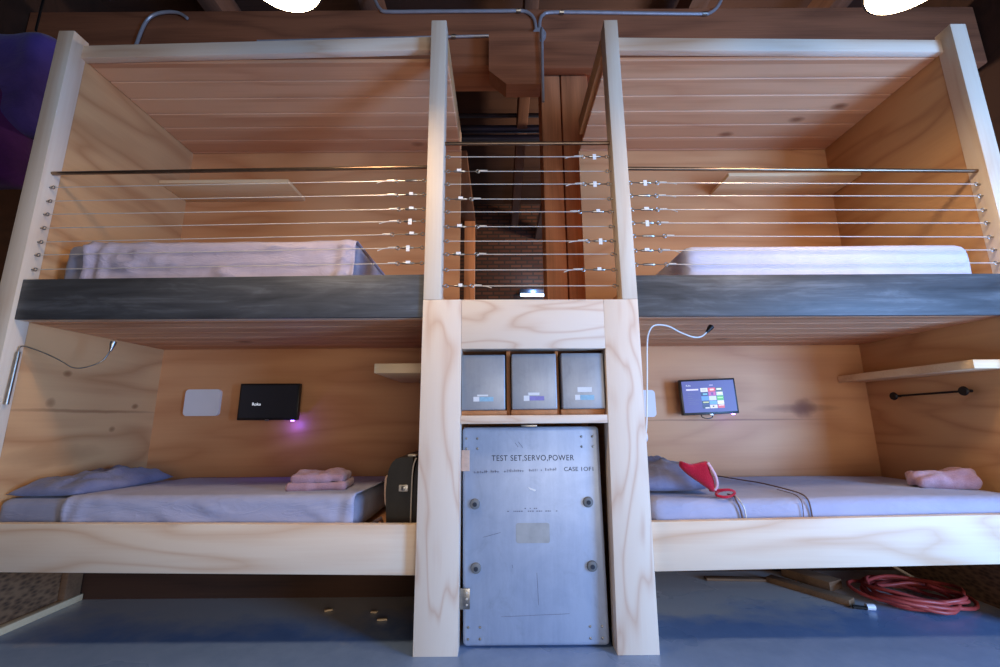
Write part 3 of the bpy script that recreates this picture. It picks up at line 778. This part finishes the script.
# the menu: left list, right three columns of tiles (u, v measured from the display's top left corner)
u0, v0 = -W/2+.012, H/2-.012
cols = [(.122, .170), (.173, .222), (.226, .270)]
rows = [(.048, .074), (.077, .100), (.103, .131), (.134, .158), (.161, .184)]
tiles = [[(226, 226, 236), (226, 70, 80), (70, 90, 78)], [(36, 50, 96), (196, 92, 170), (204, 226, 210)],
         [(96, 150, 224), (206, 220, 240), (96, 196, 86)], [(40, 56, 96), (110, 170, 230), (236, 244, 236)],
         [(44, 52, 90), (226, 222, 232), (214, 86, 92)]]
for r, (ra, rb_) in enumerate(rows):
    for c, (ca, cb) in enumerate(cols):
        bm = B(); box(bm, u0+ca, u0+cb, -.0022, -.0016, v0-rb_, v0-ra)
        f = fin('screen_tile', bm, lit('menu tile', tiles[r][c], 1.0))
bars = [(.130, .16, .055, .067, (200, 205, 220)), (.185, .212, .055, .066, (255, 220, 220)), (.23, .262, .053, .064, (235, 245, 235)), (.135, .165, .084, .094, (120, 190, 220)),
        (.236, .262, .078, .09, (245, 250, 245)), (.13, .168, .139, .147, (206, 214, 150)), (.14, .168, .176, .184, (220, 224, 235)), (.232, .268, .162, .168, (250, 246, 246)), (.190, .20, .167, .176, (60, 60, 80)),
        (.19, .205, .080, .096, (110, 60, 150)), (.23, .266, .113, .118, (190, 235, 180))]
for (a, b, c, d, colr) in bars:
    bm = B(); box(bm, u0+a, u0+b, -.0028, -.0023, v0-d, v0-c); fin('tile_mark', bm, lit('tile mark', colr, 1.0))
bm = B(); box(bm, u0+.026, u0+.108, -.0022, -.0016, v0-.062, v0-.052); fin('menu_bar', bm, lit('menu highlight', (220, 214, 250), 1.0), 'bright selected menu line')
bm = B()
for k, (v, w) in enumerate(((.076, .03), (.084, .05), (.098, .022), (.112, .03), (.124, .08), (.138, .045), (.150, .06))):
    x = .034
    while x < .034+w:
        box(bm, u0+x, u0+x+.006, -.0022, -.0016, v0-v-.003, v0-v); x += .0085
fin('menu_lines', bm, lit('dim menu lines', (110, 112, 160), .8), 'dim lines of the menu list')
o = lettering('screen_lettering', 'Roku', 'glow_white', t, 1.405+u0+.026, 1.110+v0-.038, .8635, .030, .014)
bm = B()
for k in range(5): box(bm, u0+.185+k*.005, u0+.1885+k*.005, -.0022, -.0016, v0-.034, v0-.027)
fin('clock_digits', bm, lit('clock', (190, 180, 240), 1.0))
bm = B(); tube(bm, smoothpath([(-.06, .02, -H/2), (-.055, .015, -H/2-.018), (-.02, .01, -H/2-.026), (.01, .012, -H/2-.018), (.012, .02, -H/2)], 5), .003, 8); fin('power_cable', bm, 'black')

def panel(label, x0, x1, z0, z1):
    t = thing('wall_panel', label, 'panel', ((x0+x1)/2, .95, z0), 'white wall panels')
    bm = B(); prism(bm, rrect(x0, x1, z0, z1, .025), .945, .966); link('cover', bm, 'white', t, 40)
    bm = B(); box(bm, x0-.004, x0+.002, .95, .96, z1-.05, z1-.02); box(bm, x0-.004, x0+.002, .95, .96, z0+.04, z0+.055); link('clips', bm, 'black', t)
panel('white rounded wall panel on the left bunk back wall beside the dark television', -2.172, -1.930, 1.007, 1.188)
panel('white rounded wall panel half hidden behind the tower in the right bunk', .83, 1.072, .978, 1.161)

def gooseneck(label, base, pts, head_dir, thick):
    t = thing('reading_lamp', label, 'reading lamp', base, 'gooseneck reading lamps')
    P = smoothpath(pts, 7)
    bm = B(); tube(bm, P, .003 if thick else .0042, 10); link('gooseneck', bm, 'zinc' if thick else 'cordwhite', t, 180)
    e = Vector(pts[-1]); d = Vector(head_dir).normalized()
    bm = B(); tube(bm, [e-d*.006, e+d*.01, e+d*.03, e+d*.045], [.006, .009, .014, .015], 12); link('lamp_head', bm, 'iron' if thick == 0 else 'zinc', t)
    bm = B()
    if thick: tube(bm, [Vector(pts[0]), Vector(pts[1])], .009, 12)
    else: lathe(bm, [(.0001, -.014), (.012, -.014), (.02, -.008), (.022, 0), (.022, .012)], Vector(base)+Vector((.014, 0, 0)), 'X', 16)
    link('mount', bm, 'zinc' if thick else 'white', t, 40)
gooseneck('thin white gooseneck reading lamp arching from the tower into the right bunk', (.681, .10, .885),
          [(.693, .10, .885), (.71, .10, .93), (.73, .10, 1.15), (.744, .10, 1.335), (.758, .10, 1.40), (.79, .105, 1.437), (.86, .115, 1.436), (.93, .13, 1.405), (1.0, .145, 1.383), (1.05, .16, 1.388), (1.09, .175, 1.415)], (.3, .1, .3), 0)
gooseneck('gooseneck reading lamp with small metal head on the left bunk side wall', (-2.366, .05, 1.06),
          [(-2.362, .05, 1.06), (-2.364, .055, 1.315), (-2.366, .058, 1.335), (-2.35, .065, 1.345), (-2.282, .10, 1.315), (-2.225, .13, 1.280), (-2.182, .155, 1.248), (-2.136, .180, 1.254), (-2.085, .205, 1.29), (-2.070, .225, 1.35)], (.02, .05, .4), 1)
hk = thing('hook_rail', 'black iron hook rail on the right bunk side wall below the narrow shelf', 'hook rail', (2.556, .5, 1.1))
bm = B(); tube(bm, [(2.525, .309, 1.105), (2.525, .725, 1.098)], .006, 10); link('rod', bm, 'iron', hk)
for y, z in ((.309, 1.105), (.725, 1.098)):
    bm = B(); lathe(bm, [(.0001, .02), (.02, .018), (.026, .008), (.022, 0), (.008, -.002), (.008, -.03)][:4], (2.508, y, z), 'X', 18); tube(bm, [(2.52, y, z), (2.5595, y, z)], .008, 10); link('end_boss', bm, 'iron', hk)

# pendants in front of the bunks
def pendant(label, x, y, z, r):
    t = thing('pendant_lamp', label, 'pendant lamp', (x, y, z), 'warm pendant lamps')
    bm = B(); prof = [(r, -.002), (r+.004, .0), (r+.002, .03), (r*.8, .10), (r*.4, .16), (.05, .18), (.05, .26), (.0001, .27)]
    lathe(bm, prof[:-1], (x, y, z), 'Z', 40); link('shade', bm, 'shade', t, 50)
    bm = B(); lathe(bm, [(.0001, -.014), (r*.6, -.012), (r*.9, -.006), (r-.004, -.003)], (x, y, z), 'Z', 40); link('diffuser', bm, 'lamp', t, 60)
    bm = B(); tube(bm, [(x, y, z+.25), (x, y, 5.54)], .006, 8); link('cable', bm, 'black', t)
pendant('glowing round pendant lamp in front of the left bunk', -.845, -.655, 2.68, .155)
pendant('glowing round pendant lamp in front of the right bunk', 1.662, -.64, 2.68, .167)

# ------------------------------------------------------------------ conduits on the beam
cd = thing('conduit_run', 'bent galvanised conduit run on the roof beam with a round junction box', 'conduit', (.37, 1.28, 4.45))
bm = B(); tube(bm, smoothpath([(-1.16, 1.28, 4.87), (-1.13, 1.28, 4.80), (-1.09, 1.28, 4.73), (-1.02, 1.28, 4.70), (-.6, 1.28, 4.70), (.0, 1.28, 4.70), (.22, 1.28, 4.70), (.30, 1.28, 4.67), (.345, 1.28, 4.60), (.36, 1.28, 4.47)], 6), .015, 10); link('pipe', bm, 'emt', cd)
bm = B(); tube(bm, smoothpath([(.39, 1.28, 4.47), (.40, 1.28, 4.60), (.43, 1.28, 4.655), (.50, 1.28, 4.68), (.8, 1.28, 4.68), (1.4, 1.28, 4.665), (1.9, 1.28, 4.655), (1.98, 1.28, 4.665), (2.05, 1.28, 4.72), (2.10, 1.28, 4.80)], 6), .015, 10); link('pipe', bm, 'emt', cd)
bm = B(); tube(bm, [(-2.2, 1.28, 4.38), (.30, 1.28, 4.435)], .013, 10); link('pipe', bm, 'emt', cd)
bm = B(); tube(bm, smoothpath([(.39, 1.28, 4.39), (.39, 1.20, 4.34), (.39, 1.10, 4.30), (.386, 1.10, 4.0), (.382, 1.10, 3.58)], 5), .012, 10); link('pipe', bm, 'emt', cd)
bm = B(); lathe(bm, [(.0001, -.045), (.055, -.045), (.065, -.03), (.065, .0)], (.385, 1.297, 4.43), 'Y', 20); link('junction_box', bm, 'emt', cd)
bm = B()
for x, z in ((.20, 4.70), (.60, 4.68), (-.40, 4.42), (1.93, 4.655), (-.02, 4.43)): tube(bm, [(x-.02, 1.28, z), (x+.02, 1.28, z)], .021, 10)
link('couplings', bm, 'zinc', cd)
bm = B(); tube(bm, smoothpath([(-3.30, 1.27, 4.30), (-3.27, 1.27, 4.50), (-3.23, 1.27, 4.62), (-3.16, 1.27, 4.68), (-3.05, 1.27, 4.70), (-2.95, 1.27, 4.685), (-2.87, 1.27, 4.63)], 6), .014, 10)
tag(link('conduit_bend', bm, 'emt'), 'short curved conduit on the beam above the left bunk corner', 'conduit')

# far blue tube light on the brick wall
tl = thing('tube_light', 'cold blue lit tube far behind the gap near the brick wall', 'light', (.7, 6.3, 3.4))
bm = B(); box(bm, .42, .98, 6.30, 6.48, 3.47, 3.56, .01); link('housing', bm, 'duct', tl)
bm = B(); tube(bm, [(.44, 6.33, 3.44), (.96, 6.33, 3.43)], .03, 10); link('tube', bm, 'tube', tl)

# purple bundle left of the left post
pb = thing('hanging_seat', 'violet and plum padded fabric seat hanging left of the left bunk post', 'hanging seat', (-3.35, .7, 2.7))
bm = B(); rbox(bm, -3.66, -3.15, .48, .74, 3.05, 3.84, .13, .03, lambda p, n: .02*nz(p.x, p.y, p.z, 6))
for v in bm.verts: v.co.z -= .13; v.co.x += .02
link('cushion', bm, 'purple', pb, 180)
bm = B(); rbox(bm, -3.70, -3.18, .44, .72, 2.62, 3.36, .12, .03, lambda p, n: .025*nz(p.x, p.y, p.z, 5))
for v in bm.verts: v.co.x += (3.36-v.co.z)*.22-.16; v.co.z -= .10
link('drape', bm, 'plum', pb, 180)
bm = B(); tube(bm, smoothpath([(-3.66, .455, 3.20), (-3.55, .425, 3.0), (-3.40, .42, 2.82), (-3.28, .43, 2.70)], 6), .006, 6); link('seam', bm, 'seam', pb)
bm = B(); tube(bm, [(-3.40, .62, 3.80), (-3.40, .62, 5.54)], .008, 6); link('rope', bm, 'black', pb)

# ------------------------------------------------------------------ things on the floor under the bunks
def board(label, p0, p1, w, h, mat='scrap', name='wood_board'):
    p0, p1 = Vector(p0), Vector(p1); d = (p1-p0); d.z = 0; s = d.normalized().cross(Vector((0, 0, 1)))*w/2
    up = Vector((0, 0, h))
    bm = B(); hexa(bm, [tuple(q) for q in (p0-s, p1-s, p1+s, p0+s, p0-s+up, p1-s+up, p1+s+up, p0+s+up)], .003)
    return tag(link(name, bm, mat), label, 'wood board' if name == 'wood_board' else name.replace('_', ' '), 'scrap boards under the right bunk' if name == 'wood_board' else None)
board('thin scrap board nearest the bed edge beside the red hose', (1.62, .80, .001), (1.845, .455, .001), .07, .03)
board('thick scrap board behind the thin one beside the red hose', (1.80, .90, .001), (1.915, .65, .001), .12, .05)
board('short pale batten lying behind the scrap boards', (1.25, .83, .001), (1.66, .80, .001), .05, .014, 'scrap')
bm = B()
rs = random.Random(11); pts = []
turns = 8
for i in range(turns*28+1):
    a = 2*PI*i/28; k = i/28
    jr = .03*math.sin(k*2.1)+.025*math.sin(a*2+k*3)
    Rx, Ry = .195+jr, .165+jr*.8
    ph = .25*math.sin(k*1.7)
    pts.append((2.20+.02*math.sin(k*2.7)+Rx*math.cos(a+.5)+.04*math.cos(k), .50+.02*math.cos(k*1.9)+Ry*math.sin(a+.5), .012+.045*(k/turns)+.008*math.sin(a*3+k*2.4)+.008))
tube(bm, pts, .0095, 8)
tag(link('hose_coil', bm, 'hose', None, 180), 'coiled red orange hose on the floor under the right bunk', 'hose')
bm = B(); tube(bm, [(2.39, .93, .10), (2.50, .80, .012)], .008, 8)
bm2 = bm
tag(link('thin_stick', bm, 'post', None), 'thin pale stick leaning in the back corner under the right bunk', 'stick')
bm = B(); tube(bm, [(1.872, .40, .016), (1.91, .395, .016)], .015, 12); oc = thing('hose_fitting', 'small white capped fitting on the blue floor beside the red hose', 'fitting', (1.87, .4, 0)); link('cap', bm, 'white', oc)
bm = B(); tube(bm, [(1.815, .415, .011), (1.871, .40, .011)], .009, 10); link('stem', bm, 'black', oc)
for lab, x, y, l, a in (('pale wood chip on the floor nearest the tower under the left bunk', -.59, .33, .05, .1), ('small pale wood chip further under the left bunk near the tower', -.655, .415, .035, -.2), ('small pale wood chip farthest from the tower under the left bunk', -.90, .44, .04, .4)):
    c, s = math.cos(a)*l/2, math.sin(a)*l/2
    board(lab, (x-c, y-s, .001), (x+c, y+s, .001), .018, .008, 'shelf', 'wood_chip')

# ------------------------------------------------------------------ lights
l = bpy.data.lights.new('back_room_fill', 'POINT'); l.energy = 220; l.color = (1, .78, .6); l.shadow_soft_size = .15  # added fill, no real fixture: brightens the timbers and brick behind the gap
o = bpy.data.objects.new('back_room_fill', l); COL.objects.link(o); o.location = (2.2, 3.6, 4.3)
def area(name, loc, target, sx, sy, power, col):
    l = bpy.data.lights.new(name, 'AREA'); l.shape = 'RECTANGLE'; l.size = sx; l.size_y = sy; l.energy = power; l.color = col
    o = bpy.data.objects.new(name, l); COL.objects.link(o); o.location = loc
    o.rotation_euler = (Vector(target)-Vector(loc)).to_track_quat('-Z', 'Y').to_euler(); return o
area('window_light', (3.95, -2.7, .95), (1.2, .3, 1.3), 1.15, 2.0, 255, (.23, .49, 1.0))
area('front_fill_light', (1.6, -5.2, .95), (.5, 0, 1.4), 3.6, 1.6, 92, (1.0, .92, .84))  # broad warm fill added behind the camera, not an actual opening
for (x, y, p) in ((-.845, -.655, 12), (1.662, -.64, 11)):
    l = bpy.data.lights.new('pendant_light', 'AREA'); l.shape = 'DISK'; l.size = .28; l.energy = p; l.color = (1, .76, .52)
    o = bpy.data.objects.new('pendant_light', l); COL.objects.link(o); o.location = (x, y, 2.655)
l = bpy.data.lights.new('tube_glow', 'POINT'); l.energy = 14; l.color = (.4, .65, 1); l.shadow_soft_size = .05
o = bpy.data.objects.new('tube_glow', l); COL.objects.link(o); o.location = (.7, 6.22, 3.5)
for x, z, y, p in ((-1.395, .94, .90, .5), (1.555, .975, .885, .12)):
    l = bpy.data.lights.new('indicator_glow', 'POINT'); l.energy = p; l.color = (.14, .08, 1); l.shadow_soft_size = .004
    o = bpy.data.objects.new('indicator_glow', l); COL.objects.link(o); o.location = (x, y, z)
w = bpy.data.worlds.new('world'); S.world = w; w.use_nodes = True
w.node_tree.nodes['Background'].inputs[0].default_value = (.72, .78, 1, 1)
w.node_tree.nodes['Background'].inputs[1].default_value = .03
S.view_settings.view_transform = 'Standard'; S.view_settings.look = 'None'; S.view_settings.gamma = 1
S.view_settings.use_curve_mapping = False; S.view_settings.exposure = 0.06
